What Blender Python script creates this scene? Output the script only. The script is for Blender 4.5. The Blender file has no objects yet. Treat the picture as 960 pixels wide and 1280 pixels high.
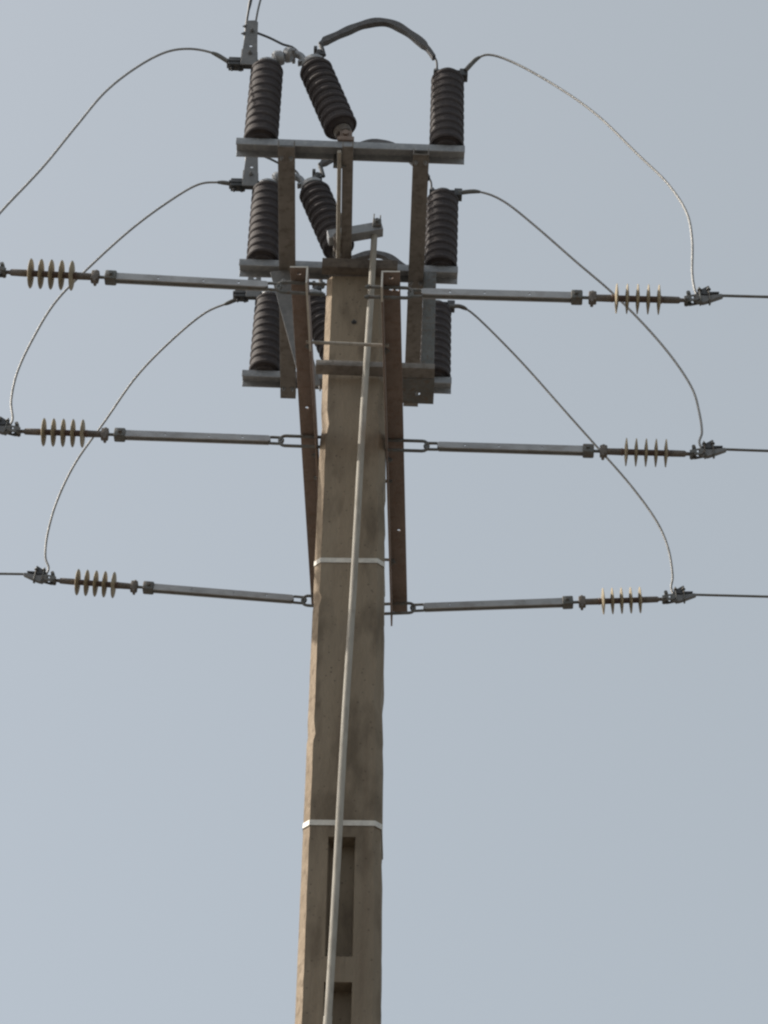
import bpy, bmesh, math, random
from mathutils import Vector, Matrix
random.seed(7)
PI = math.pi
S = bpy.context.scene
C = S.collection

# ------------------------------------------------------------------ camera
cam_d = bpy.data.cameras.new("camera"); cam = bpy.data.objects.new("camera", cam_d); C.objects.link(cam)
YAW, PITCH, ROLL = -0.0444, 0.6981, 0.0381
F = Vector((math.sin(YAW)*math.cos(PITCH), math.cos(YAW)*math.cos(PITCH), math.sin(PITCH)))
R0 = Vector((math.cos(YAW), -math.sin(YAW), 0)); U0 = R0.cross(F)
Rv = R0*math.cos(ROLL)+U0*math.sin(ROLL); Uv = -R0*math.sin(ROLL)+U0*math.cos(ROLL)
m = Matrix((Rv, Uv, -F)).transposed().to_4x4(); m.translation = Vector((0.6666, -10.807, 1.6))
cam.matrix_world = m
cam_d.sensor_fit = 'VERTICAL'; cam_d.sensor_height = 24.0
cam_d.lens = 24.0*3551.45/1280.0
cam_d.clip_start = 0.1; cam_d.clip_end = 6000
S.camera = cam
S.render.resolution_x = 768; S.render.resolution_y = 1024

# ------------------------------------------------------------------ light
SUN_EL = math.radians(42); SUN_DIR = Vector((-math.cos(SUN_EL)*0.998, math.cos(SUN_EL)*0.06, math.sin(SUN_EL))).normalized()
W = bpy.data.worlds.new("World"); S.world = W; W.use_nodes = True
nt = W.node_tree; nt.nodes.clear()
sky = nt.nodes.new('ShaderNodeTexSky'); sky.sky_type = 'NISHITA'; sky.sun_disc = False
sky.sun_elevation = SUN_EL; sky.sun_rotation = math.atan2(SUN_DIR.x, SUN_DIR.y)
sky.air_density = 1.0; sky.dust_density = 4.0; sky.ozone_density = 1.0; sky.altitude = 0
# hazy dry-season sky: the sky texture mixed with an even milky veil of haze
mix = nt.nodes.new('ShaderNodeMix'); mix.data_type = 'RGBA'; mix.inputs[0].default_value = 0.45
mix.inputs[7].default_value = (4.79, 4.96, 4.53, 1)
bg = nt.nodes.new('ShaderNodeBackground'); bg.inputs[1].default_value = 0.15
wo = nt.nodes.new('ShaderNodeOutputWorld')
nt.links.new(sky.outputs[0], mix.inputs[6]); nt.links.new(mix.outputs[2], bg.inputs[0]); nt.links.new(bg.outputs[0], wo.inputs[0])
sd = bpy.data.lights.new("sun", 'SUN'); sd.energy = 5.0; sd.angle = math.radians(0.8); sd.color = (1, 0.93, 0.83)
so = bpy.data.objects.new("sun", sd); C.objects.link(so); so.rotation_euler = SUN_DIR.to_track_quat('Z', 'Y').to_euler()
S.view_settings.view_transform = 'Standard'; S.view_settings.look = 'None'
S.view_settings.exposure = 0.0; S.view_settings.gamma = 1.0; S.view_settings.use_curve_mapping = False
S.cycles.filter_width = 2.3

# ------------------------------------------------------------------ materials
def material(name, c1, c2, rough=0.6, metal=0.0, scale=8.0, bump=0.0, bscale=60.0, spec=0.5, c3=None, stretch=(1, 1, 1), amt3=0.5):
    m = bpy.data.materials.new(name); m.use_nodes = True
    t = m.node_tree; N = t.nodes; L = t.links; b = N['Principled BSDF']
    tc = N.new('ShaderNodeTexCoord'); mp = N.new('ShaderNodeMapping'); mp.inputs['Scale'].default_value = stretch
    oi = N.new('ShaderNodeObjectInfo'); sc = N.new('ShaderNodeVectorMath'); sc.operation = 'SCALE'; sc.inputs[0].default_value = (9.7, 5.3, 7.1)
    L.new(oi.outputs['Random'], sc.inputs['Scale']); L.new(sc.outputs[0], mp.inputs['Location'])
    L.new(tc.outputs['Object'], mp.inputs[0])
    n = N.new('ShaderNodeTexNoise'); n.inputs['Scale'].default_value = scale; n.inputs['Detail'].default_value = 6
    n.inputs['Roughness'].default_value = 0.65; L.new(mp.outputs[0], n.inputs['Vector'])
    r = N.new('ShaderNodeValToRGB'); r.color_ramp.elements[0].position = 0.32; r.color_ramp.elements[1].position = 0.68
    r.color_ramp.elements[0].color = (*c1, 1); r.color_ramp.elements[1].color = (*c2, 1)
    L.new(n.outputs[0], r.inputs[0]); out = r.outputs[0]
    if c3:
        n3 = N.new('ShaderNodeTexNoise'); n3.inputs['Scale'].default_value = scale*3.1; n3.inputs['Detail'].default_value = 8
        L.new(mp.outputs[0], n3.inputs['Vector'])
        r3 = N.new('ShaderNodeValToRGB'); r3.color_ramp.elements[0].position = 0.5; r3.color_ramp.elements[1].position = 0.66
        r3.color_ramp.elements[1].color = (amt3, amt3, amt3, 1)
        L.new(n3.outputs[0], r3.inputs[0])
        mx = N.new('ShaderNodeMix'); mx.data_type = 'RGBA'; mx.inputs[7].default_value = (*c3, 1)
        L.new(r3.outputs[0], mx.inputs[0]); L.new(out, mx.inputs[6]); out = mx.outputs[2]
    L.new(out, b.inputs['Base Color'])
    rr = N.new('ShaderNodeMapRange'); rr.inputs[3].default_value = max(0.05, rough-0.12); rr.inputs[4].default_value = min(1, rough+0.12)
    L.new(n.outputs[0], rr.inputs[0]); L.new(rr.outputs[0], b.inputs['Roughness'])
    b.inputs['Metallic'].default_value = metal
    b.inputs['Specular IOR Level'].default_value = spec
    if bump:
        nb = N.new('ShaderNodeTexNoise'); nb.inputs['Scale'].default_value = bscale; nb.inputs['Detail'].default_value = 5
        L.new(mp.outputs[0], nb.inputs['Vector'])
        bp = N.new('ShaderNodeBump'); bp.inputs['Strength'].default_value = bump; bp.inputs['Distance'].default_value = 0.01
        L.new(nb.outputs[0], bp.inputs['Height']); L.new(bp.outputs[0], b.inputs['Normal'])
    return m

M_conc = material('weathered_concrete', (.215, .178, .134), (.285, .238, .180), .92, 0, 2.6, .55, 45, .2, (.13, .105, .078), (1, 1, .35), .75)
M_lit_edge = material('sunlit_concrete_edge', (.30, .235, .172), (.43, .35, .265), .92, 0, 14, .35, 60, .2, (.20, .155, .115), (1, 1, .5), .6)  # concrete with sunlight painted in: paler and warmer than the shaft
M_galv = material('galvanised_steel', (.235, .245, .26), (.33, .345, .36), .55, .35, 16, .15, 80, .5, (.42, .42, .42), amt3=.5)
M_galvd = material('dull_galvanised_steel', (.12, .125, .122), (.19, .195, .19), .6, .3, 14, .15, 80, .4, (.14, .10, .07), amt3=.6)
M_rust = material('brown_oxidised_steel', (.205, .163, .140), (.27, .215, .187), .8, .05, 10, .3, 90, .3, (.17, .105, .075), amt3=.4)
M_brown = material('grey_brown_painted_steel', (.175, .163, .150), (.235, .220, .204), .75, .05, 9, .2, 70, .3, (.10, .085, .07), amt3=.5)
M_dbrown = material('dark_brown_steel', (.125, .108, .094), (.175, .150, .128), .8, .05, 9, .2, 70, .3, (.06, .05, .045), amt3=.5)
M_porc = material('dark_brown_glazed_porcelain', (.048, .043, .045), (.066, .058, .060), .72, 0, 9, .05, 50, .2, (.095, .080, .074), amt3=.4)
M_poly = material('grey_tan_silicone_rubber', (.28, .238, .168), (.42, .355, .24), .65, 0, 22, .1, 60, .3, (.16, .12, .09), amt3=.5)
M_cast = material('cast_iron_fitting', (.10, .085, .075), (.20, .18, .165), .6, .3, 30, .25, 120, .4, (.24, .20, .15), amt3=.4)
M_alu = material('stranded_aluminium', (.26, .26, .255), (.36, .36, .355), .55, .4, 18, .5, 160)
M_plate = material('dull_zinc_plate', (.15, .153, .155), (.22, .222, .224), .6, .25, 14, .15, 80, .4, (.26, .25, .24), amt3=.4)
M_dark = material('black_terminal_metal', (.045, .047, .05), (.085, .088, .092), .5, .3, 25, .1, 90)
M_braid = material('braided_tinned_copper_strap', (.085, .088, .092), (.15, .15, .155), .6, .3, 40, .4, 240, .4, (.12, .08, .07), amt3=.4)
M_band = material('pale_zinc_strap', (.52, .50, .46), (.68, .66, .60), .6, .15, 30, .1, 90)
M_rod = material('zinc_tube', (.33, .31, .275), (.42, .40, .355), .75, .0, 12, .1, 90, .2, (.22, .20, .17), (1, 1, .3))
M_dust = material('sandy_ground', (.110, .100, .090), (.15, .138, .124), .95, 0, .35, .5, 6, .1, (.09, .075, .055), amt3=.5)

def weather(m):
    # rain streaks and air holes in the cast concrete
    t = m.node_tree; N = t.nodes; L = t.links; b = N['Principled BSDF']
    src = b.inputs['Base Color'].links[0].from_socket
    tc = N.new('ShaderNodeTexCoord'); mp = N.new('ShaderNodeMapping'); mp.inputs['Scale'].default_value = (26, 26, 1.1); L.new(tc.outputs['Object'], mp.inputs[0])
    n = N.new('ShaderNodeTexNoise'); n.inputs['Scale'].default_value = 1; n.inputs['Detail'].default_value = 7; L.new(mp.outputs[0], n.inputs['Vector'])
    r = N.new('ShaderNodeValToRGB'); r.color_ramp.elements[0].position = .52; r.color_ramp.elements[1].position = .72; r.color_ramp.elements[1].color = (.24, .24, .24, 1); L.new(n.outputs[0], r.inputs[0])
    mx = N.new('ShaderNodeMix'); mx.data_type = 'RGBA'; mx.inputs[7].default_value = (.13, .092, .066, 1); L.new(r.outputs[0], mx.inputs[0]); L.new(src, mx.inputs[6])
    v = N.new('ShaderNodeTexVoronoi'); v.inputs['Scale'].default_value = 26; L.new(tc.outputs['Object'], v.inputs['Vector'])
    rv = N.new('ShaderNodeValToRGB'); rv.color_ramp.elements[0].position = .10; rv.color_ramp.elements[1].position = .16
    rv.color_ramp.elements[0].color = (1, 1, 1, 1); rv.color_ramp.elements[1].color = (0, 0, 0, 1); L.new(v.outputs['Distance'], rv.inputs[0])
    n2 = N.new('ShaderNodeTexNoise'); n2.inputs['Scale'].default_value = 7; L.new(tc.outputs['Object'], n2.inputs['Vector'])
    mu = N.new('ShaderNodeMath'); mu.operation = 'MULTIPLY'; L.new(rv.outputs[0], mu.inputs[0]); L.new(n2.outputs[0], mu.inputs[1])
    m2 = N.new('ShaderNodeMix'); m2.data_type = 'RGBA'; m2.inputs[7].default_value = (.07, .055, .045, 1); L.new(mu.outputs[0], m2.inputs[0]); L.new(mx.outputs[2], m2.inputs[6])
    L.new(m2.outputs[2], b.inputs['Base Color'])
weather(M_conc)

# ------------------------------------------------------------------ mesh helpers
class MB:
    def __init__(s): s.bm = bmesh.new()
    def box(s, x0, x1, y0, y1, z0, z1, bev=0.0):
        b = bmesh.new(); bmesh.ops.create_cube(b, size=1)
        for v in b.verts: v.co = Vector(((x0+x1)/2+v.co.x*(x1-x0), (y0+y1)/2+v.co.y*(y1-y0), (z0+z1)/2+v.co.z*(z1-z0)))
        if bev: bmesh.ops.bevel(b, geom=b.edges[:], offset=bev, segments=2, affect='EDGES', profile=.5)
        s.add(b); return s
    def add(s, b, mat=None):
        if mat is not None: bmesh.ops.transform(b, matrix=mat, verts=b.verts)
        me = bpy.data.meshes.new('tmp'); b.to_mesh(me); b.free(); s.bm.from_mesh(me); bpy.data.meshes.remove(me)
    def cyl(s, a, b_, r, r2=None, n=16):
        a = Vector(a); b_ = Vector(b_); d = b_-a
        b = bmesh.new(); bmesh.ops.create_cone(b, cap_ends=True, segments=n, radius1=r, radius2=r if r2 is None else r2, depth=d.length)
        s.add(b, Matrix.Translation((a+b_)/2) @ d.to_track_quat('Z', 'Y').to_matrix().to_4x4()); return s
    def lathe(s, prof, a=(0, 0, 0), axis=(0, 0, 1), n=28):
        b = bmesh.new(); q = Vector(axis).to_track_quat('Z', 'Y').to_matrix().to_4x4(); rings = []
        for r, z in prof:
            rings.append([b.verts.new((r*math.cos(2*PI*i/n), r*math.sin(2*PI*i/n), z)) for i in range(n)])
        for A, B in zip(rings, rings[1:]):
            for i in range(n): b.faces.new((A[i], A[(i+1) % n], B[(i+1) % n], B[i]))
        b.faces.new(rings[0][::-1]); b.faces.new(rings[-1])
        s.add(b, Matrix.Translation(a) @ q); return s
    def tube(s, pts, r, n=10, lobes=0, twist=0.0, rad=None):
        pts = [Vector(p) for p in pts]; b = bmesh.new(); rings = []; dist = 0
        up = Vector((0, 1, 0.01)); 
        for i, p in enumerate(pts):
            t = (pts[min(i+1, len(pts)-1)]-pts[max(i-1, 0)]).normalized()
            if i: dist += (p-pts[i-1]).length
            u = (up-t*up.dot(t)).normalized(); up = u; w = t.cross(u)
            ring = []
            for k in range(n):
                an = 2*PI*k/n; rr = (rad(i/(len(pts)-1)) if rad else r)
                if lobes: rr *= 0.96+0.05*abs(math.cos(lobes*an/2))
                an2 = an+twist*dist
                ring.append(b.verts.new(p+(u*math.cos(an2)+w*math.sin(an2))*rr))
            rings.append(ring)
        for A, B in zip(rings, rings[1:]):
            for k in range(n): b.faces.new((A[k], A[(k+1) % n], B[(k+1) % n], B[k]))
        b.faces.new(rings[0][::-1]); b.faces.new(rings[-1]); s.add(b); return s
    def strip(s, pts, wid, thk, side=(0, 1, 0)):      # flat strap along pts, width along side
        pts = [Vector(p) for p in pts]; b = bmesh.new(); rings = []; sd = Vector(side)
        for i, p in enumerate(pts):
            t = (pts[min(i+1, len(pts)-1)]-pts[max(i-1, 0)]).normalized(); nn = t.cross(sd).normalized()
            wd = wid(i/(len(pts)-1)) if callable(wid) else wid; th = thk(i/(len(pts)-1)) if callable(thk) else thk
            rings.append([b.verts.new(p+sd*wd*a+nn*th*c) for a, c in ((-.5, -.5), (.5, -.5), (.5, .5), (-.5, .5))])
        for A, B in zip(rings, rings[1:]):
            for k in range(4): b.faces.new((A[k], A[(k+1) % 4], B[(k+1) % 4], B[k]))
        b.faces.new(rings[0][::-1]); b.faces.new(rings[-1]); s.add(b); return s
    def prism(s, poly, axis, a, b_, holes=()):        # polygon extruded from a to b_ along 'x','y' or 'z'; holes = (u, v, r)
        cu = bpy.data.curves.new('tmp', 'CURVE'); cu.dimensions = '2D'; cu.fill_mode = 'BOTH'; cu.extrude = abs(b_-a)/2
        loops = [poly]+[[(hu+hr*math.cos(2*PI*k/12), hv+hr*math.sin(2*PI*k/12)) for k in range(12)] for hu, hv, hr in holes]
        for lp in loops:
            sp = cu.splines.new('POLY'); sp.points.add(len(lp)-1); sp.use_cyclic_u = True
            for i, (u, v) in enumerate(lp): sp.points[i].co = (u, v, 0, 1)
        ob = bpy.data.objects.new('tmp', cu); me = bpy.data.meshes.new_from_object(ob)
        b = bmesh.new(); b.from_mesh(me); bpy.data.objects.remove(ob); bpy.data.curves.remove(cu); bpy.data.meshes.remove(me)
        mid = (a+b_)/2
        for v in b.verts:
            u, w, h = v.co
            h += mid
            v.co = {'z': (u, w, h), 'y': (u, h, w), 'x': (h, u, w)}[axis]
        bmesh.ops.remove_doubles(b, verts=b.verts, dist=1e-6)
        s.add(b); return s
    def build(s, name, mat, parent=None, smooth=True, bevel=0.0):
        bmesh.ops.recalc_face_normals(s.bm, faces=s.bm.faces)
        me = bpy.data.meshes.new(name); s.bm.to_mesh(me); s.bm.free(); me.materials.append(mat)
        if smooth:
            for p in me.polygons: p.use_smooth = True
            try: me.set_sharp_from_angle(angle=math.radians(38))
            except Exception: pass
        o = bpy.data.objects.new(name, me); C.objects.link(o)
        if parent: o.parent = parent
        if bevel:
            bv = o.modifiers.new('bevel', 'BEVEL'); bv.width = bevel; bv.segments = 2; bv.limit_method = 'ANGLE'; bv.angle_limit = math.radians(50)
        return o

def tag(o, label, cat, group=None):
    o['label'] = label; o['category'] = cat
    if group: o['group'] = group
    return o
def thing(name, label, cat, mat=None, group=None):
    o = bpy.data.objects.new(name, None); C.objects.link(o); o.empty_display_size = .1
    if mat is not None: o.matrix_world = mat
    return tag(o, label, cat, group)
def copy_tree(o, parent=None):
    c = o.copy(); C.objects.link(c)
    if parent: c.parent = parent
    for ch in list(o.children): copy_tree(ch, c)
    return c
T = Matrix.Translation
def Rz(a): return Matrix.Rotation(a, 4, 'Z')
def spline(pts, step=0.012):
    P = [Vector(p) for p in pts]; P = [P[0]*2-P[1]]+P+[P[-1]*2-P[-2]]; out = []
    for i in range(1, len(P)-2):
        n = max(2, int((P[i+1]-P[i]).length/step))
        for k in range(n):
            t = k/n; a, b, c, d = P[i-1], P[i], P[i+1], P[i+2]
            out.append(.5*((2*b)+(-a+c)*t+(2*a-5*b+4*c-d)*t*t+(-a+3*b-3*c+d)*t**3))
    out.append(P[-2]); return out
def nut(mb, p, axis, r=.014, h=.012):
    a = Vector(axis).normalized(); p = Vector(p)
    mb.cyl(p, p+a*.003, r*1.35, n=16); mb.cyl(p+a*.003, p+a*(.003+h), r, n=6); mb.cyl(p+a*(.003+h), p+a*(.012+h), r*.5, n=8)

def bolt(p, axis, r_, h, mat, parent, name='bolt'):
    b = MB(); nut(b, p, axis, r_, h); return b.build(name, mat, parent)

# ------------------------------------------------------------------ ground
g = MB(); bmesh.ops.create_grid(g.bm, x_segments=60, y_segments=60, size=1)
for v in g.bm.verts:
    r = max(abs(v.co.x), abs(v.co.y)); s = 2500*r**3/max(r, 1e-6) if r > 0 else 0
    v.co.x *= s+.001; v.co.y *= s+.001
    d = math.hypot(v.co.x, v.co.y); v.co.z = 0 if d < 30 else random.uniform(-.004, .004)*min(d-30, 300)
go = g.build('ground', M_dust); go['kind'] = 'structure'
go['label'] = 'flat dry sandy ground around the foot of the pole'

# ------------------------------------------------------------------ concrete pole
ZT = 12.17; LEAN = .0172; TAP = .0056; HW0 = .1567; CH = .031
YF0, YB0 = -.15, .12
def px(z): return LEAN*(ZT-z)
def build_pole():
    bm = bmesh.new()
    rec = []                                       # recessed panels in the front and back faces
    z = 8.642
    rec.append((8.023, z)); z = 7.896
    while z > 1.6: rec.append((z-.619, z)); z -= .746
    zs = set([ZT, -1.2])
    k = ZT
    while k > -1.2: zs.add(round(k, 4)); k -= random.uniform(.03, .13) if k > 6.5 else .3
    for a, b in rec: zs.add(a); zs.add(b)
    edges = sorted(zs); zz = [edges[0]]
    hard = {ZT, -1.2}|{a for a, b in rec}|{b for a, b in rec}
    for e in edges[1:]:
        if e-zz[-1] < .022:
            if e in hard: zz[-1] = e
            continue
        zz.append(e)
    zz[-1] = ZT
    rw = .061; loops = []
    for zi in zz:
        h = HW0+TAP*(ZT-zi); d = .004*(ZT-zi); cx = px(zi)
        yf, yb = YF0-d, YB0+d
        cl = CH+random.uniform(-.001, .001); cr = CH+random.uniform(-.003, .003)
        jl = random.uniform(-.0006, .0006); jr = random.uniform(-.0014, .0014)
        if random.random() < .13: jr -= random.uniform(.003, .012)
        if random.random() < .10: jl += random.uniform(.003, .009); cl += .006
        P = [(-h+cl+jl, yf), (-rw, yf), (rw, yf), (h-cr+jr, yf), (h+jr, yf+cr), (h+jr, yb-CH), (h-CH, yb), (rw, yb), (-rw, yb), (-h+CH, yb), (-h+jl, yb-CH), (-h+jl, yf+cl)]
        loops.append([bm.verts.new((x+cx, y, zi)) for x, y in P])
    inrec = lambda a, b: any(a >= r0-1e-4 and b <= r1+1e-4 for r0, r1 in rec)
    n = 12; dep = .085
    def inset(v, sgn): return bm.verts.new((v.co.x*1.0-(-.008 if v.co.x-px(v.co.z) < 0 else .008), v.co.y+sgn*dep, v.co.z))
    cache = {}
    def iv(v, sgn):
        if v not in cache: cache[v] = inset(v, sgn)
        return cache[v]
    for i in range(len(loops)-1):
        A, B = loops[i], loops[i+1]; r = inrec(zz[i], zz[i+1])
        for k in range(n):
            k2 = (k+1) % n
            if r and k in (1, 7):
                sgn = 1 if k == 1 else -1
                a1, a2, b1, b2 = iv(A[k], sgn), iv(A[k2], sgn), iv(B[k], sgn), iv(B[k2], sgn)
                bm.faces.new((a1, a2, b2, b1)); bm.faces.new((A[k], a1, b1, B[k])); bm.faces.new((a2, A[k2], B[k2], b2))
                if i == 0 or not inrec(zz[i-1], zz[i]): bm.faces.new((A[k], A[k2], a2, a1))
                if not inrec(zz[i+1], zz[min(i+2, len(zz)-1)]) : bm.faces.new((B[k2], B[k], b1, b2))
            else: bm.faces.new((A[k], A[k2], B[k2], B[k]))
    bm.faces.new(loops[0][::-1]); bm.faces.new(loops[-1])
    return bm
pole = thing('concrete_pole', 'tall weathered brown concrete pole with chamfered edges and recessed panels', 'utility pole', T((0, 0, 0)))
mb = MB(); mb.bm.free(); mb.bm = build_pole(); shaft = mb.build('shaft', M_conc, pole, smooth=True, bevel=0)
shaft.data.materials.append(M_lit_edge)
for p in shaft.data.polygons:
    if p.normal.x < -.45 and p.normal.y < -.45: p.material_index = 1  # left-front chamfer only, its sunlit look put into the colour
for zb in (10.235, 8.715):
    mb = MB(); h = HW0+TAP*(ZT-zb)+.001; d = .004*(ZT-zb)+.002; cx = px(zb)
    P = [(-h+CH, YF0-d), (h-CH, YF0-d), (h, YF0-d+CH), (h, YB0+d-CH), (h-CH, YB0+d), (-h+CH, YB0+d), (-h, YB0+d-CH), (-h, YF0-d+CH)]
    bm = mb.bm; rings = []
    for off, zo in ((0.0, -.014), (.0015, -.014), (.0015, .014), (0, .014)):
        rings.append([bm.verts.new((cx+x+off*(1 if x > 0 else -1), y+off*(1 if y > 0 else -1), zb+zo)) for x, y in P])
    for a in range(4):
        A, B = rings[a], rings[(a+1) % 4]
        for k in range(8): bm.faces.new((A[k], A[(k+1) % 8], B[(k+1) % 8], B[k]))
    o = mb.build('strap', M_band, pole); 
mb = MB(); nut(mb, (px(11.834)-.006, YF0-.001, 11.834), (0, -1, 0), .010, .006); mb.build('bolt', M_dark, pole)

# ------------------------------------------------------------------ strain crossarms
ZF = 11.083                    # underside of the horizontal leg
def angle_arm(xo, xi, rz, holes):
    """angle iron along y: flat leg on top from xo (outer) to xi (inner, by the pole), upright leg hanging at xi"""
    s = 1 if xi > xo else -1
    a = MB(); L0, L1 = -1.285, 1.31
    x0, x1 = sorted((xo, xi))
    a.prism([(x0, L0), (x1, L0), (x1, L1), (x0, L1)], 'z', ZF, ZF+.009, holes)
    xa, xb = sorted((xi, xi-s*.009))
    a.box(xa, xb, L0, L1, ZF-.098, ZF-.0002)
    return a
arm_l = thing('crossarm', 'brown steel angle crossarm bolted to the left side of the pole, ending behind it', 'crossarm', group='steel crossarms either side of the pole')
angle_arm(-.245, -.158, 0, [(-.205, -1.245, .009), (-.205, -.3, .009)]).build('angle_bar', M_rust, arm_l, smooth=False, bevel=.0015)
arm_r = thing('crossarm', 'brown steel crossarm on the right side of the pole, small holes near its upper end', 'crossarm', group='steel crossarms either side of the pole')
angle_arm(.276, .188, 0, [(.232, -1.25, .011), (.232, -1.17, .011), (.262, -1.165, .009), (.240, .62, .009)]).build('angle_bar', M_rust, arm_r, smooth=False, bevel=.0015)
arm_l.location.z = .014; arm_r.location.z = -.012
for arm, sx, x in ((arm_l, -1, -.15), (arm_r, 1, .18)):
    for y in (-.8, .0, .82):
        mb = MB(); nut(mb, (x+sx*.017, y, ZF-.05), (sx, 0, 0), .013, .012); mb.build('nut', M_galvd, arm)
    mb = MB(); xl = -.1625 if sx < 0 else .1925     # pale strips paint in the light caught along the arm edges
    mb.box(xl-.0045, xl+.0045, -1.285, -.82 if sx < 0 else -1.19, ZF-.1005, ZF-.0985); mb.build('lit_edge_strip', M_band, arm)
    x0, x1 = (-.245, -.158) if sx < 0 else (.188, .276)
    mb = MB(); mb.box(x0, x1, -1.2885, -1.2865, ZF+.001, ZF+.0085); mb.build('lit_edge_strip', M_band, arm)
    mb = MB(); mb.box(xl-.004, xl+.004, -1.2885, -1.2865, ZF-.098, ZF-.001); mb.build('lit_edge_strip', M_band, arm)
def tie(y, z, r, x0, x1, label, mat):
    mb = MB(); mb.cyl((x0, y, z+.01), (x1, y, z-.01), r, n=10)
    o = mb.build('tie_rod', mat); tag(o, label, 'tie rod', 'tie rods between the two crossarms')
    return o
tie(-.83, ZF-.045, .0085, -.185, .215, 'thin pale tie rod crossing in front of the pole between the two crossarms', M_rod)
tie(-.70+1.53, ZF-.03, .008, -.185, .215, 'dark tie rod behind the pole, level with the upper pale strap', M_galvd)
tie(.17, ZF-.05, .009, -.185, .215, 'short dark tie rod clamping both crossarms tight against the pole back', M_galvd)

# ------------------------------------------------------------------ switch platform
MP = T((-.053, 0, 0)) @ Rz(.0407)
frame = thing('switch_frame', 'grey and brown steel frame on the pole top carrying the switch insulators', 'steel frame', MP.copy())
ZU = 12.337                                    # underside of crossbars
XC = .0; HWB = .585
def channel_x(x0, x1, y, z0, hgt, wid, t=.006, down=True):
    m_ = MB()
    if down: P = [(y-wid/2, z0), (y-wid/2+t, z0), (y-wid/2+t, z0+hgt-t), (y+wid/2-t, z0+hgt-t), (y+wid/2-t, z0), (y+wid/2, z0), (y+wid/2, z0+hgt), (y-wid/2, z0+hgt)]
    m_.prism(P, 'x', x0, x1); return m_
for y in (-.872, 0, .872):
    channel_x(-HWB, HWB, y+.006, ZU, .047, .090).build('crossbar', M_galv, frame, smooth=False, bevel=.0012)
def channel_y(x, wid, y0, y1, z0, hgt, t=.006):
    m_ = MB(); P = [(x-wid/2, z0), (x+wid/2, z0), (x+wid/2, z0+hgt), (x+wid/2-t, z0+hgt), (x+wid/2-t, z0+t), (x-wid/2+t, z0+t), (x-wid/2+t, z0+hgt), (x-wid/2, z0+hgt)]
    m_.prism(P, 'y', y0, y1); return m_
for x, w, ya, yb in ((-.325, .086, -.945, .955), (.362, .082, -.925, .985)):
    channel_y(x, w, ya, yb, ZU-.048, .0475).build('side_beam', M_brown, frame, smooth=False, bevel=.0012)
channel_y(-.012, .056, -.955, 1.0, ZU-.042, .0415).build('centre_beam', M_brown, frame, smooth=False, bevel=.0012)
for y in (-.872, 0, .872):
    for x in (-.325, .362):
        for dx in (-.025, .025):
            mb = MB(); nut(mb, (x+dx, y, ZU-.048), (0, 0, -1), .009, .007); mb.build('bolt', M_galv, frame)
# head bracket in front of the pole top, the bracket plate and its hangers
mb = MB(); mb.prism([(-.215, ZU-.165), (-.155, ZU-.165), (-.155, ZU-.157), (-.207, ZU-.157), (-.207, ZU-.108), (-.155, ZU-.108), (-.155, ZU-.100), (-.215, ZU-.100)], 'x', -.135, .262)
mb.build('head_bracket', M_dbrown, frame, smooth=False, bevel=.001)
mb = MB(); mb.box(-.10, .10, -.09, .09, ZT-ZT+12.172, ZU-.052); mb.build('head_block', M_dbrown, frame, smooth=False, bevel=.004)
mb = MB(); mb.prism([(-.245, 11.44), (-.172, 11.44), (-.172, 11.447), (-.238, 11.447), (-.238, 11.475), (-.245, 11.475)], 'x', -.135, .47)
mb.build('support_channel', M_brown, frame, smooth=False, bevel=.001)
mb = MB(); mb.prism([(.245, -.17), (.472, -.17), (.472, .02), (.245, .02)], 'z', 11.437, 11.444, [(.288, -.055, .014), (.388, -.055, .016)])
mb.build('bracket_plate', M_galvd, frame, smooth=False, bevel=.001)
mb = MB()   # right hanger: angle iron straight down from the middle crossbar
mb.prism([(.402, -.040), (.470, -.040), (.470, -.033), (.409, -.033), (.409, .015), (.402, .015)], 'z', 11.445, ZU-.001)
mb.build('hanger', M_galvd, frame, smooth=False, bevel=.001)
def strut(a, b, wid, t, y0, name, mat, leg=.05):
    a = Vector(a); b = Vector(b); d = (b-a).normalized(); nrm = Vector((d.z, 0, -d.x))*wid/2
    m_ = MB(); P = [a+nrm, b+nrm, b-nrm, a-nrm]
    m_.prism([(p.x, p.z) for p in P], 'y', y0, y0+t)
    q = nrm.normalized()*.007; 
    P2 = [a-nrm, b-nrm, b-nrm+q, a-nrm+q]
    m_.prism([(p.x, p.z) for p in P2], 'y', y0+t+.0002, y0+leg)
    return m_.build(name, mat, frame, smooth=False, bevel=.001)
strut((-.366, 0, ZU-.052), (-.158, 0, 11.46), .100, .007, -.06, 'brace', M_plate)
bolt((-.34, -.06, 12.20), (0, -1, 0), .012, .01, M_galv, frame); bolt((-.185, -.06, 11.55), (0, -1, 0), .012, .01, M_galv, frame)

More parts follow.
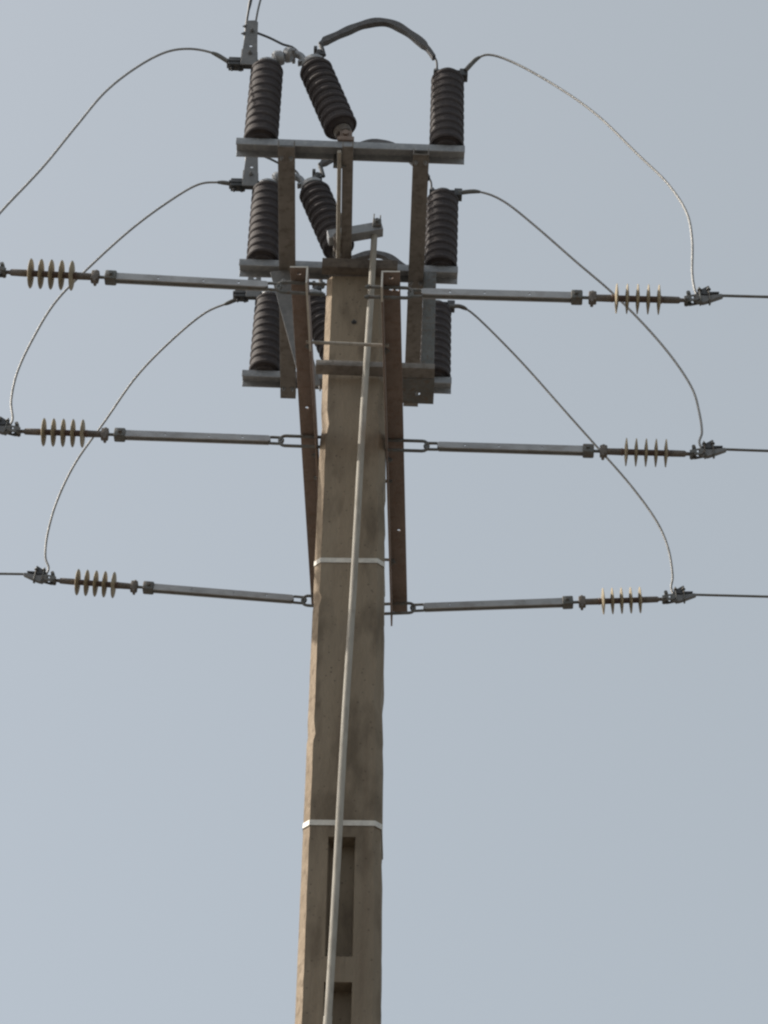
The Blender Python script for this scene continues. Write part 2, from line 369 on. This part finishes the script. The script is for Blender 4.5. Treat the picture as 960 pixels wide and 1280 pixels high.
# ------------------------------------------------------------------ switch insulators
ZI = ZU+.047                                   # top of crossbars
def shed_mesh(mb, R, rc, z, t=.012, drop=.018):
    mb.lathe([(rc, z), (R*.55, z-.002), (R-.004, z-drop*.55), (R, z-drop*.9), (R-.006, z-drop), (R*.6, z-drop*.3+t*.2), (rc, z+t*.6-.012)][::-1] if False else
             [(rc, z-.010), (R*.85, z-.016), (R-.006, z-.020), (R, z-.012), (R, z-.002), (R-.006, z+.006), (R*.85, z+.010), (rc, z+.014)], n=32)
def insulator_body(parent, base, n=9, h=.50, R=.089, taper=0):
    """porcelain post standing on local z from base to base+h"""
    mb = MB(); mb.lathe([(.052, base), (.060, base+.004), (.060, base+.02), (.083, base+.035), (.081, base+h-.035), (.056, base+h-.02), (.056, base+h)], n=28)
    mb.build('core', M_porc, parent)
    pitch = (h-.06)/(n-1)
    proto = None
    for i in range(n):
        if proto is None:
            m_ = MB(); shed_mesh(m_, R, .081, 0); proto = m_.build('shed', M_porc, parent); o = proto
        else: o = proto.copy(); C.objects.link(o)
        o.parent = parent; o.location = (0, 0, base+.040+i*pitch)
        sc = 1.0-taper*i/(n-1); o.scale = (sc, sc, 1)
def metal_cap(parent, z, r=.058, mat=None):
    m_ = MB(); m_.lathe([(r, z), (r+.004, z+.004), (r+.002, z+.028), (r*.7, z+.038), (r*.3, z+.040)], n=24); m_.build('cap', mat or M_galv, parent)

def make_left():
    t = thing('support_insulator', '', 'insulator')
    insulator_body(t, .0, 10, .584, .090, .04); metal_cap(t, .584)
    zc = .609
    mb = MB()  # terminal tab reaching left
    mb.box(-.215, -.02, -.028, .028, zc, zc+.016, .002); mb.box(-.205, -.125, -.024, .024, zc-.022, zc-.001, .003); mb.box(-.205, -.125, -.024, .024, zc+.017, zc+.036, .003)
    o = mb.build('terminal_clamp', M_dark, t)
    bolt((-.145, 0, zc-.022), (0, 0, -1), .011, .012, M_dark, o); bolt((-.185, 0, zc-.022), (0, 0, -1), .011, .012, M_dark, o)
    mb = MB()  # upright contact plate, folded, with holes
    P = [(-.140, zc-.03), (-.056, zc-.03), (-.058, zc+.09), (-.064, zc+.19), (-.068, zc+.315), (-.080, zc+.330), (-.128, zc+.325), (-.136, zc+.10)]
    mb.prism(P, 'y', -.032, -.026, [(-.095, zc+.12, .009)]); mb.box(-.142, -.136, -.0258, .03, zc-.02, zc+.10)
    mb.box(-.062, -.056, -.0258, .03, zc-.02, zc+.08)
    o = mb.build('contact_plate', M_plate, t, smooth=False, bevel=.001)
    for zz_ in (.06, .24): bolt((-.095, -.032, zc+zz_), (0, -1, 0), .010, .008, M_plate, o)
    bolt((-.128, -.029, zc+.28), (-1, 0, 0), .009, .008, M_plate, o); bolt((-.132, -.029, zc+.22), (-1, 0, 0), .009, .008, M_plate, o)
    mb = MB(); mb.tube(spline([(-.128, .0, zc+.12), (-.133, 0, zc+.30), (-.128, 0, zc+.45), (-.120, 0, zc+.56), (-.118, 0, zc+.62)], .03), .007, rad=lambda q: .0065 if q < .75 else .0095, n=10); mb.build('arcing_horn', M_dark, t)
    mb = MB(); mb.tube(spline([(-.085, .0, zc+.28), (-.080, 0, zc+.42), (-.068, 0, zc+.55), (-.045, 0, zc+.72)], .03), .0055, n=10); mb.build('arcing_horn', M_galvd, t)
    # fixed jaw towards the tilting insulator
    mb = MB(); mb.lathe([(.014, 0), (.036, .004), (.044, .02), (.038, .05), (.014, .062)], (.030, -.02, zc+.028), (.9, 0, .45), 18)
    mb.box(-.03, .03, -.03, .03, zc+.008, zc+.03, .004); mb.build('contact_jaw', M_galv, t)
    mb = MB(); mb.tube(spline([(-.078, -.02, zc+.245), (.0, -.01, zc+.215), (.075, -.01, zc+.165), (.12, -.005, zc+.155), (.155, 0, zc+.12), (.178, 0, zc+.07)], .02), .0065, n=8); mb.build('quick_break_whip', M_dark, t)
    return t
def make_right():
    t = thing('support_insulator', '', 'insulator')
    insulator_body(t, .0, 10, .557, .090, .03); metal_cap(t, .557, .050)
    zc = .589
    mb = MB(); mb.box(-.075, .095, -.022, .022, zc, zc+.012, .002); mb.box(.062, .105, -.026, .026, zc-.03, zc+.022, .003)
    mb.cyl((-.06, 0, zc+.012), (-.06, 0, zc+.035), .013, n=6)
    o = mb.build('terminal_clamp', M_dark, t)
    bolt((.082, 0, zc-.03), (0, 0, -1), .010, .010, M_dark, o); bolt((-.03, 0, zc+.012), (0, 0, 1), .010, .010, M_dark, o)
    return t
def make_tilt():
    t = thing('tilting_insulator', '', 'insulator')
    mb = MB(); mb.box(-.04, .045, -.05, .05, .0, .028, .003); mb.box(-.030, .034, -.034, -.026, .028, .085); mb.box(-.030, .034, .026, .034, .028, .085)
    mb.cyl((0, -.05, .06), (0, .05, .06), .016, n=16); mb.build('pivot_bracket', M_rust, t)
    h = Matrix.Rotation(-.335, 4, 'Y')
    mb = MB(); mb.lathe([(.040, 0), (.046, .01), (.046, .035), (.034, .045)], (0, 0, .032), (0, 0, 1), 20)
    b = mb.build('base_cap', M_cast, t); b.matrix_local = T((0, 0, .060)) @ h
    core = MB(); core.lathe([(.052, .07), (.058, .075), (.081, .095), (.079, .555), (.055, .57), (.055, .59)], n=28)
    co = core.build('core', M_porc, t); co.matrix_local = T((0, 0, .060)) @ h
    proto = None; n = 9
    for i in range(n):
        if proto is None:
            m_ = MB(); shed_mesh(m_, .089, .081, 0); proto = m_.build('shed', M_porc, t); o = proto
        else: o = proto.copy(); C.objects.link(o); o.parent = t
        o.matrix_local = T((0, 0, .060)) @ h @ T((0, 0, .105+i*.054))
    mb = MB(); mb.lathe([(.060, .575), (.064, .58), (.060, .605), (.040, .615)], n=24)
    mb.box(-.075, .06, -.018, .018, .613, .625, .002)
    c = mb.build('cap', M_galv, t); c.matrix_local = T((0, 0, .060)) @ h
    # rounded moving contact reaching left towards the fixed jaw
    mb = MB()
    mb.lathe([(.012, 0), (.034, .006), (.044, .026), (.034, .054), (.014, .062)], (-.300, -.006, .665), (-.8, 0, .35), 18)
    mb.lathe([(.014, 0), (.032, .006), (.036, .03), (.014, .05)], (-.345, -.01, .642), (-.9, 0, -.1), 16)
    mb.tube(spline([(-.36, 0, .645), (-.31, 0, .690), (-.27, 0, .683), (-.245, 0, .648), (-.225, 0, .625)], .01), .020, n=12)
    mb.cyl((-.30, -.05, .675), (-.30, .045, .675), .010, n=8)
    mb.build('moving_contact', M_galv, t)
    # terminal for the flexible lead
    mb = MB(); mb.cyl((-.168, 0, .660), (-.160, 0, .725), .011, n=8); mb.cyl((-.170, -.022, .700), (-.160, .022, .706), .013, n=8)
    mb.box(-.186, -.140, -.020, .020, .678, .692, .002); mb.box(-.196, -.178, -.02, .02, .716, .742, .002); mb.build('terminal_bolt', M_dark, t)
    return t
left0, right0, tilt0 = make_left(), make_right(), make_tilt()
LV = (-.872, 0, .872)
nm = ['on the nearest, topmost crossbar', 'on the middle crossbar', 'on the farthest, lowest crossbar']
G_l = 'upright insulators at the left ends of the crossbars'; G_r = 'upright insulators at the right ends of the crossbars'; G_t = 'tilting insulators in the middle of the crossbars'
lab_l = ['dark upright insulator, left end of the topmost crossbar, two horns above it',
         'dark insulator at the left end of the middle crossbar, half behind the brown side beam',
         'dark insulator at the left end of the lowest crossbar beside the slanting brace']
lab_r = ['dark upright insulator alone at the right end of the topmost crossbar',
         'dark ribbed insulator at the right end of the middle crossbar, behind the right side beam',
         'dark insulator at the right end of the lowest crossbar, mostly behind the grey hanger']
lab_t = ['leaning dark insulator on the topmost crossbar, seen whole against the sky',
         'leaning dark insulator on the middle crossbar, between the left side beam and centre beam',
         'leaning dark insulator on the lowest crossbar, mostly hidden behind the pole']
for i, y in enumerate(LV):
    for base, labs, G, x, yo, dz in ((left0, lab_l, G_l, -.462, 0, .03), (right0, lab_r, G_r, .492, 0, .005), (tilt0, lab_t, G_t, -.028, 0, .003)):
        o = base if i == 0 else copy_tree(base)
        o.matrix_world = MP @ T((x, y, ZI+.001)) @ Matrix.Rotation(random.uniform(-.008, .008), 4, 'Y') @ Matrix.Rotation(random.uniform(-.012, .012), 4, 'X')
        tag(o, labs[i], 'insulator', G)
# flexible braided leads
def make_lead():
    t = tag(MB().strip(spline([(-.190, 0, .780), (-.165, 0, .815), (-.12, 0, .850), (-.02, 0, .925), (.05, 0, .965), (.12, 0, .985), (.20, 0, .965), (.30, 0, .880), (.375, 0, .790), (.415, 0, .712)], .02), .034,
        lambda q: .034+.005*math.sin(q*33) if .03 < q < .88 else .018).build('flexible_lead', M_braid), '', 'electrical strap')
    return t
lead0 = make_lead()
mb = MB(); mb.tube(spline([(.410, 0, .735), (.428, 0, .690), (.432, 0, .64), (.431, 0, .588)], .02), .006, n=8); mb.build('tail', M_dark, lead0)
mb = MB(); mb.tube([(-.166, 0, .700), (-.178, 0, .750), (-.190, 0, .800)], .012, n=8); mb.build('lug', M_dark, lead0)
for i, y in enumerate(LV):
    o = lead0 if i == 0 else copy_tree(lead0)
    o.matrix_world = MP @ T((0, y, ZI))
    tag(o, ['thick dark strap arching against the sky high above the topmost crossbar',
            'dark strap of the middle crossbar, its crest just showing above the topmost crossbar',
            'dark flexible strap of the lowest crossbar, its crest just showing above the middle crossbar'][i], 'electrical strap', 'flexible straps between insulator tops')

# drive shaft with crank, and the long operating rod
ds = thing('drive_shaft', 'thin linkage rod along the centre beam with grey crank lever at the pole top', 'linkage', MP.copy())
mb = MB(); mb.cyl((-.054, -.93, ZU-.05), (-.054, .93, ZU-.05), .011, n=12); mb.build('link_rod', M_rod, ds)
mb = MB(); mb.prism([(-.105, ZU-.022), (.180, ZU+.062), (.166, ZU+.120), (-.118, ZU+.036)], 'y', -.285, -.225); mb.build('crank_lever', M_galv, ds, smooth=False, bevel=.003)
mb = MB(); mb.box(.122, .168, -.30, -.22, ZU+.072, ZU+.124, .006); mb.cyl((.145, -.315, ZU+.10), (.145, -.19, ZU+.10), .012, n=10)
mb.cyl((.128, -.30, ZU+.12), (.128, -.30, ZU+.155), .004, n=6); mb.cyl((.162, -.30, ZU+.12), (.162, -.30, ZU+.145), .004, n=6); mb.build('clevis', M_galvd, ds)
mb = MB(); mb.cyl((-.052, -.30, ZU-.02), (-.052, -.2, ZU-.02), .03, n=20); mb.build('bearing', M_cast, ds)
mb = MB(); mb.cyl((-.04, -.13, ZU+.03), (-.04, -.02, ZU+.03), .03, n=20); mb.build('bearing', M_cast, ds)
for y in LV: mb = MB(); mb.box(-.085, -.02, y+.045, y+.06, ZU-.05, ZU+.10); mb.build('crank_arm', M_galvd, ds)

rod = thing('operating_rod', 'long pale operating tube running down the front of the pole', 'operating rod')
RT = Vector((.090, -.235, 12.44)); RB = Vector((.010, -.235, 1.35))
mb = MB(); pts = []
for k in range(45):
    f = k/44; p = RT.lerp(RB, f); p.x += -.014*math.sin(PI*f*1.0)*(1 if f < 1 else 0)+.0015*math.sin(f*37); p.y += -.02*f
    pts.append(p)
mb.tube(pts, .0168, n=20); mb.build('tube', M_rod, rod)
for f in (.45, .80):
    i = int(f*44); p = pts[i]; mb = MB(); d = (pts[i+1]-pts[i-1]).normalized(); mb.cyl(p-d*.03, p+d*.03, .0190, n=20); mb.build('coupling', M_rod, rod)
mb = MB(); mb.box(pts[-1].x-.03, pts[-1].x+.03, pts[-1].y-.06, pts[-1].y+.03, 1.25, 1.38, .005); mb.build('handle_box', M_galvd, rod)

# ------------------------------------------------------------------ strain sets: link, insulator, clamp, conductor
def ring_bow(mb, x0, x1, hz, r):
    P = [(x0, 0, hz), (x1-hz*.9, 0, hz)]
    for k in range(1, 8):
        a = PI/2-PI*k/8; P.append((x1-hz*.9+math.cos(a)*hz*.9, 0, math.sin(a)*hz))
    P += [(x1-hz*.9, 0, -hz), (x0, 0, -hz)]
    mb.tube(P, r, n=10)
def make_link(e, mat):
    """x = 0 at the arm face; e = length of the shackle outside the arm"""
    t = thing('extension_link', '', 'extension link')
    mb = MB(); ring_bow(mb, -.150, e+.012, .033, .0085)
    o = mb.build('shackle', M_galvd, t)
    for zz_ in (.033, -.033): bolt((-.150, 0, zz_), (-1, 0, 0), .012, .010, M_galvd, o, 'nut')
    # end ring of the strap
    mb = MB(); P = []
    for k in range(25):
        a = 2*PI*k/24; cx = e+.034+(.018 if math.cos(a) > 0 else -.018); P.append((cx+math.cos(a)*.021, 0, math.sin(a)*.021))
    mb.tube(P, .0075, n=8); mb.build('ring', M_galvd, t)
    L0, L1 = e+.068, e+.835
    for y in (-.013, .013):
        mb = MB(); mb.prism([(L0-.01, -.013), (L0, -.019), (L1-.1, -.020), (L1, -.021), (L1+.008, -.012), (L1+.008, .012), (L1, .021), (L1-.1, .020), (L0, .019), (L0-.01, .013)], 'y', y-.0035, y+.0035,
                            [(L0+.13, 0, .007), (L0+.30, 0, .006), (L0+.52, 0, .006)])
        mb.build('flat_strap', mat, t, smooth=False, bevel=.001)
    mb = MB(); mb.box(L0, L1, -.0093, .0093, -.0175, -.010); mb.build('spacer_bar', M_galvd, t)
    mb = MB(); mb.box(L1-.045, L1+.012, -.028, .028, -.027, .027, .007); mb.cyl((L1-.02, -.042, 0), (L1-.02, .042, 0), .010, n=10)
    mb.cyl((L1+.012, 0, 0), (L1+.045, 0, 0), .008, n=10); mb.build('end_fork', M_galvd, t)
    return t
def make_strain():
    t = thing('strain_insulator', '', 'insulator')    # x = 0 at the inner eye
    mb = MB(); mb.box(-.004, .034, -.020, .020, -.029, .029, .006); mb.cyl((.012, -.02, -.034), (.012, .02, -.034), .008, n=8); mb.cyl((.015, 0, .02), (.015, 0, .042), .008, n=8)
    mb.build('clevis', M_cast, t)
    mb = MB(); mb.lathe([(.012, .03), (.017, .034), (.018, .10), (.013, .108)], (0, 0, 0), (1, 0, 0), 18); mb.build('end_fitting', M_cast, t)
    mb = MB(); mb.lathe([(.016, .10), (.020, .106), (.016, .118), (.0155, .325), (.020, .337), (.016, .345)], (0, 0, 0), (1, 0, 0), 18); mb.build('core', M_poly2, t)
    P = None
    for i in range(5):
        if P is None:
            m_ = MB(); m_.lathe([(.016, -.008), (.030, -.0085), (.069, -.0028), (.0725, .0), (.069, .0028), (.030, .0085), (.016, .008)], (0, 0, 0), (1, 0, 0), 36)
            P = m_.build('shed', M_poly, t); o = P
        else: o = P.copy(); C.objects.link(o); o.parent = t
        o.location = (.128+i*.0495, 0, 0)
    mb = MB(); mb.lathe([(.013, .342), (.0175, .348), (.0165, .42), (.010, .428), (.009, .455)], (0, 0, 0), (1, 0, 0), 18); mb.build('end_fitting', M_cast, t)
    return t
M_poly2 = material('red_brown_core_sheath', (.10, .065, .055), (.16, .11, .09), .7, 0, 20, .1, 60)
def make_clamp():
    t = thing('dead_end_clamp', '', 'cable clamp')    # x = 0 at the insulator tip
    mb = MB()
    for y in (-.017, .017): mb.prism([(-.012, -.026), (.018, -.030), (.060, -.022), (.075, .0), (.060, .018), (.02, .014), (-.012, .006)], 'y', y-.003, y+.003, [(.035, -.004, .010)])
    mb.cyl((.0, -.03, -.012), (.0, .03, -.012), .011, n=10); mb.cyl((.012, -.024, .03), (.018, .024, .034), .011, n=10); mb.box(.004, .026, -.016, .016, -.004, .036, .003)
    mb.build('yoke', M_galvd, t)
    mb = MB()  # trough
    mb.prism([(.035, -.012), (.060, -.030), (.085, -.036), (.105, -.030), (.190, .004), (.196, .014), (.185, .022), (.10, .014), (.055, .022), (.040, .012)], 'y', -.0125, .0125)
    mb.build('trough', M_plate, t, smooth=False, bevel=.003)
    mb = MB(); mb.prism([(.052, .024), (.066, .026), (.102, .018), (.172, .026), (.176, .033), (.12, .036), (.110, .050), (.128, .075), (.122, .080), (.085, .058), (.070, .052)], 'y', -.016, .016)
    mb.build('keeper', M_dark, t, smooth=False, bevel=.002)
    for x in (.072, .12):
        mb = MB(); P = [(x, -.019, .058), (x, -.019, -.028), (x, 0, -.040), (x, .019, -.028), (x, .019, .058)]
        mb.tube(P, .0045, n=8); cb = mb.build('clamp_bolt', M_galvd, t)
        for yy in (-.019, .019): bolt((x, yy, .046), (0, 0, 1), .009, .008, M_galvd, cb, 'nut')
    return t
SETS = [  # side, level, attach, strain tip direction point, shackle length, clamp tilt
    (1, 0, (.274, -1.2, 11.022), (1.623, -1.2, 10.985), .050),
    (1, 1, (.274, -.10, 11.030), (1.718, -.10, 10.990), .115),
    (1, 2, (.274, 1.2, 11.012), (1.655, 1.2, 11.092), .030),
    (-1, 0, (-.245, -1.2, 11.052), (-1.618, -1.2, 11.142), .050),
    (-1, 1, (-.245, -.10, 11.052), (-1.675, -.10, 11.103), .092),
    (-1, 2, (-.245, 1.2, 11.055), (-1.643, 1.2, 11.178), .030)]
links = {(.055): None}
M_link = material('zinc_flat_bar', (.32, .325, .335), (.45, .455, .46), .5, .35, 9, .2, 60, .5, (.25, .235, .225), (.5, 1, 1), .5)
protoL = {}; st0 = make_strain(); cl0 = make_clamp(); used = {}
lv = ['uppermost', 'middle', 'lowest']
CL_END = {}
for s, l, A, B, e in SETS:
    A = Vector(A); B = Vector(B); d = (B-A).normalized(); side = 'right' if s > 0 else 'left'
    X = d; Y = Vector((0, 1, 0))*(1 if s > 0 else -1); Z = X.cross(Y).normalized(); Y = Z.cross(X)
    rot = Matrix((X, Y, Z)).transposed().to_4x4()
    if e not in protoL: protoL[e] = make_link(e, M_link); o = protoL[e]
    else: o = copy_tree(protoL[e])
    tot = (B-A).length; insL = .455; x_ins = tot-insL+.0
    o.matrix_world = T(A) @ rot
    # stretch-free: the strap set ends where the insulator clevis starts
    k = (x_ins-.0)/(e+.835+.045); o.scale = (k, 1, 1)
    dist = {0: 'nearest the camera', 1: 'at mid pole', 2: 'farthest away'}
    tag(o, f'grey flat-bar link{["", " with a wide open shackle", " with a slotted end"][l]}, {lv[l]} of three on the {side} side', 'extension link', 'flat-bar links between crossarms and strain insulators')
    i = st0 if 's' not in used else copy_tree(st0); used['s'] = 1
    i.matrix_world = T(A+d*x_ins) @ rot
    tag(i, f'five-disc {"tan-edged" if s > 0 else "dark grey-brown"} strain insulator, {lv[l]} of the three on the {side}', 'insulator', 'five-disc strain insulators')
    c = cl0 if 'c' not in used else copy_tree(cl0); used['c'] = 1
    tilt = {1: .02, -1: -.03}[s]
    Xc = Vector((s, 0, 0.0)); Zc = Vector((0, 0, 1)); Yc = Zc.cross(Xc)
    rc = Matrix((Xc, Yc, Zc)).transposed().to_4x4() @ Matrix.Rotation(-.06-(.05 if s < 0 else 0), 4, 'Y')
    mw = T(B+Vector((0, 0, .006))) @ rc @ Matrix.Scale(.9, 4); c.matrix_world = mw
    tag(c, f'dark bolted clamp at the outer tip of the {lv[l]} {side} strain insulator', 'cable clamp', 'dead-end clamps holding the line conductors')
    CL_END[(s, l)] = (mw @ Vector((.155, 0, .016)), mw @ Vector((.190, 0, .018)), mw @ Vector((.06, 0, .020)))
sl = {(1, 0): -.028, (1, 1): -.035, (1, 2): -.02, (-1, 0): 0, (-1, 1): 0, (-1, 2): .004}
for (s, l), (p0, p1, _) in CL_END.items():
    pts = [p0, p1]; 
    for k in range(1, 61):
        x = 45*(k/60)**1.8; z = p1.z+sl[(s, l)]*x*(1-x/60)-.0; pts.append(Vector((p1.x+s*x, p1.y, z)))
    side = 'right' if s > 0 else 'left'
    o = MB().tube(pts, .0068, n=8).build('line_conductor', M_dark2 if 'M_dark2' in globals() else M_galvd)
    tag(o, f'{lv[l]} straight line wire leaving the picture on the {side}', 'power line', 'line wires running out to both sides')

# jumper cables
J = {
 (-1, 0): [(-.677, -.872, 13.03), (-.776, -.89, 13.088), (-.902, -.912, 13.094), (-1.023, -.934, 13.036), (-1.156, -.962, 12.882), (-1.298, -.999, 12.641), (-1.41, -1.037, 12.354), (-1.531, -1.083, 12.001), (-1.699, -1.141, 11.608), (-1.766, -1.175, 11.36)],
 (-1, 1): [(-.69, 0, 13.021), (-.8, -.005, 13.034), (-.917, -.012, 13.001), (-1.08, -.022, 12.836), (-1.256, -.035, 12.61), (-1.426, -.049, 12.35), (-1.587, -.064, 12.048), (-1.681, -.076, 11.761), (-1.730, -.087, 11.524), (-1.738, -.095, 11.321)],
 (-1, 2): [(-.715, .872, 13.008), (-.795, .885, 12.975), (-.93, .91, 12.913), (-1.104, .949, 12.74), (-1.293, .998, 12.492), (-1.453, 1.05, 12.201), (-1.589, 1.096, 11.937), (-1.672, 1.136, 11.695), (-1.707, 1.167, 11.491), (-1.708, 1.19, 11.34)],
 (1, 0): [(.565, -.872, 12.978), (.628, -.887, 13.056), (.703, -.9, 13.067), (.85, -.927, 12.954), (1.055, -.968, 12.734), (1.254, -1.014, 12.453), (1.445, -1.063, 12.122), (1.574, -1.099, 11.883), (1.654, -1.129, 11.654), (1.671, -1.155, 11.434), (1.660, -1.184, 11.189)],
 (1, 1): [(.528, 0, 12.968), (.646, -.006, 12.969), (.778, -.013, 12.887), (.951, -.024, 12.684), (1.162, -.039, 12.396), (1.348, -.052, 12.165), (1.489, -.062, 11.951), (1.645, -.076, 11.671), (1.738, -.086, 11.45), (1.767, -.093, 11.28), (1.775, -.098, 11.14)],
 (1, 2): [(.478, .872, 12.948), (.551, .883, 12.953), (.643, .901, 12.882), (.835, .942, 12.661), (1.06, .995, 12.374), (1.303, 1.054, 12.052), (1.498, 1.101, 11.802), (1.625, 1.138, 11.593), (1.686, 1.164, 11.418), (1.706, 1.19, 11.25)]}
jl = {(-1, 0): 'slender jumper cable arching highest on the left, leaving the picture at the left edge',
      (-1, 1): 'slender jumper cable on the left from the middle crossbar to the middle left clamp',
      (-1, 2): 'slender jumper cable on the left from the lowest crossbar down to the lowest left clamp',
      (1, 0): 'slender jumper cable arching highest on the right down to the uppermost right clamp',
      (1, 1): 'slender jumper cable on the right from the middle crossbar to the middle right clamp',
      (1, 2): 'slender jumper cable on the right from the lowest crossbar to the lowest right clamp'}
for key, P in J.items():
    e = CL_END[key][2]; P = P+[tuple(e+Vector((-.012*key[0], 0, .055))), tuple(e)]
    pts = spline(P, .012)
    o = thing('jumper_cable', jl[key], 'cable', group='jumper cables from the switch to the line clamps')
    ph = random.uniform(0, 9); L_ = len(pts)
    for i_, p_ in enumerate(pts):
        w_ = math.sin(PI*i_/L_); p_.z += .0035*w_*math.sin(i_*.11+ph); p_.y += .003*w_*math.sin(i_*.07+2*ph)
    MB().tube(pts, .0063, n=12).build('stranded_wire', M_alu, o)
    k = 10
    mb = MB(); mb.tube(pts[:k], .0115, n=10, rad=lambda q: .0125 if q < .75 else .0125-.016*(q-.75)); mb.build('cable_lug', M_galvd, o)
print('objects', len(bpy.data.objects), 'tris', sum(len(o.data.loop_triangles) if False else len(o.data.polygons) for o in bpy.data.objects if o.type == 'MESH'))
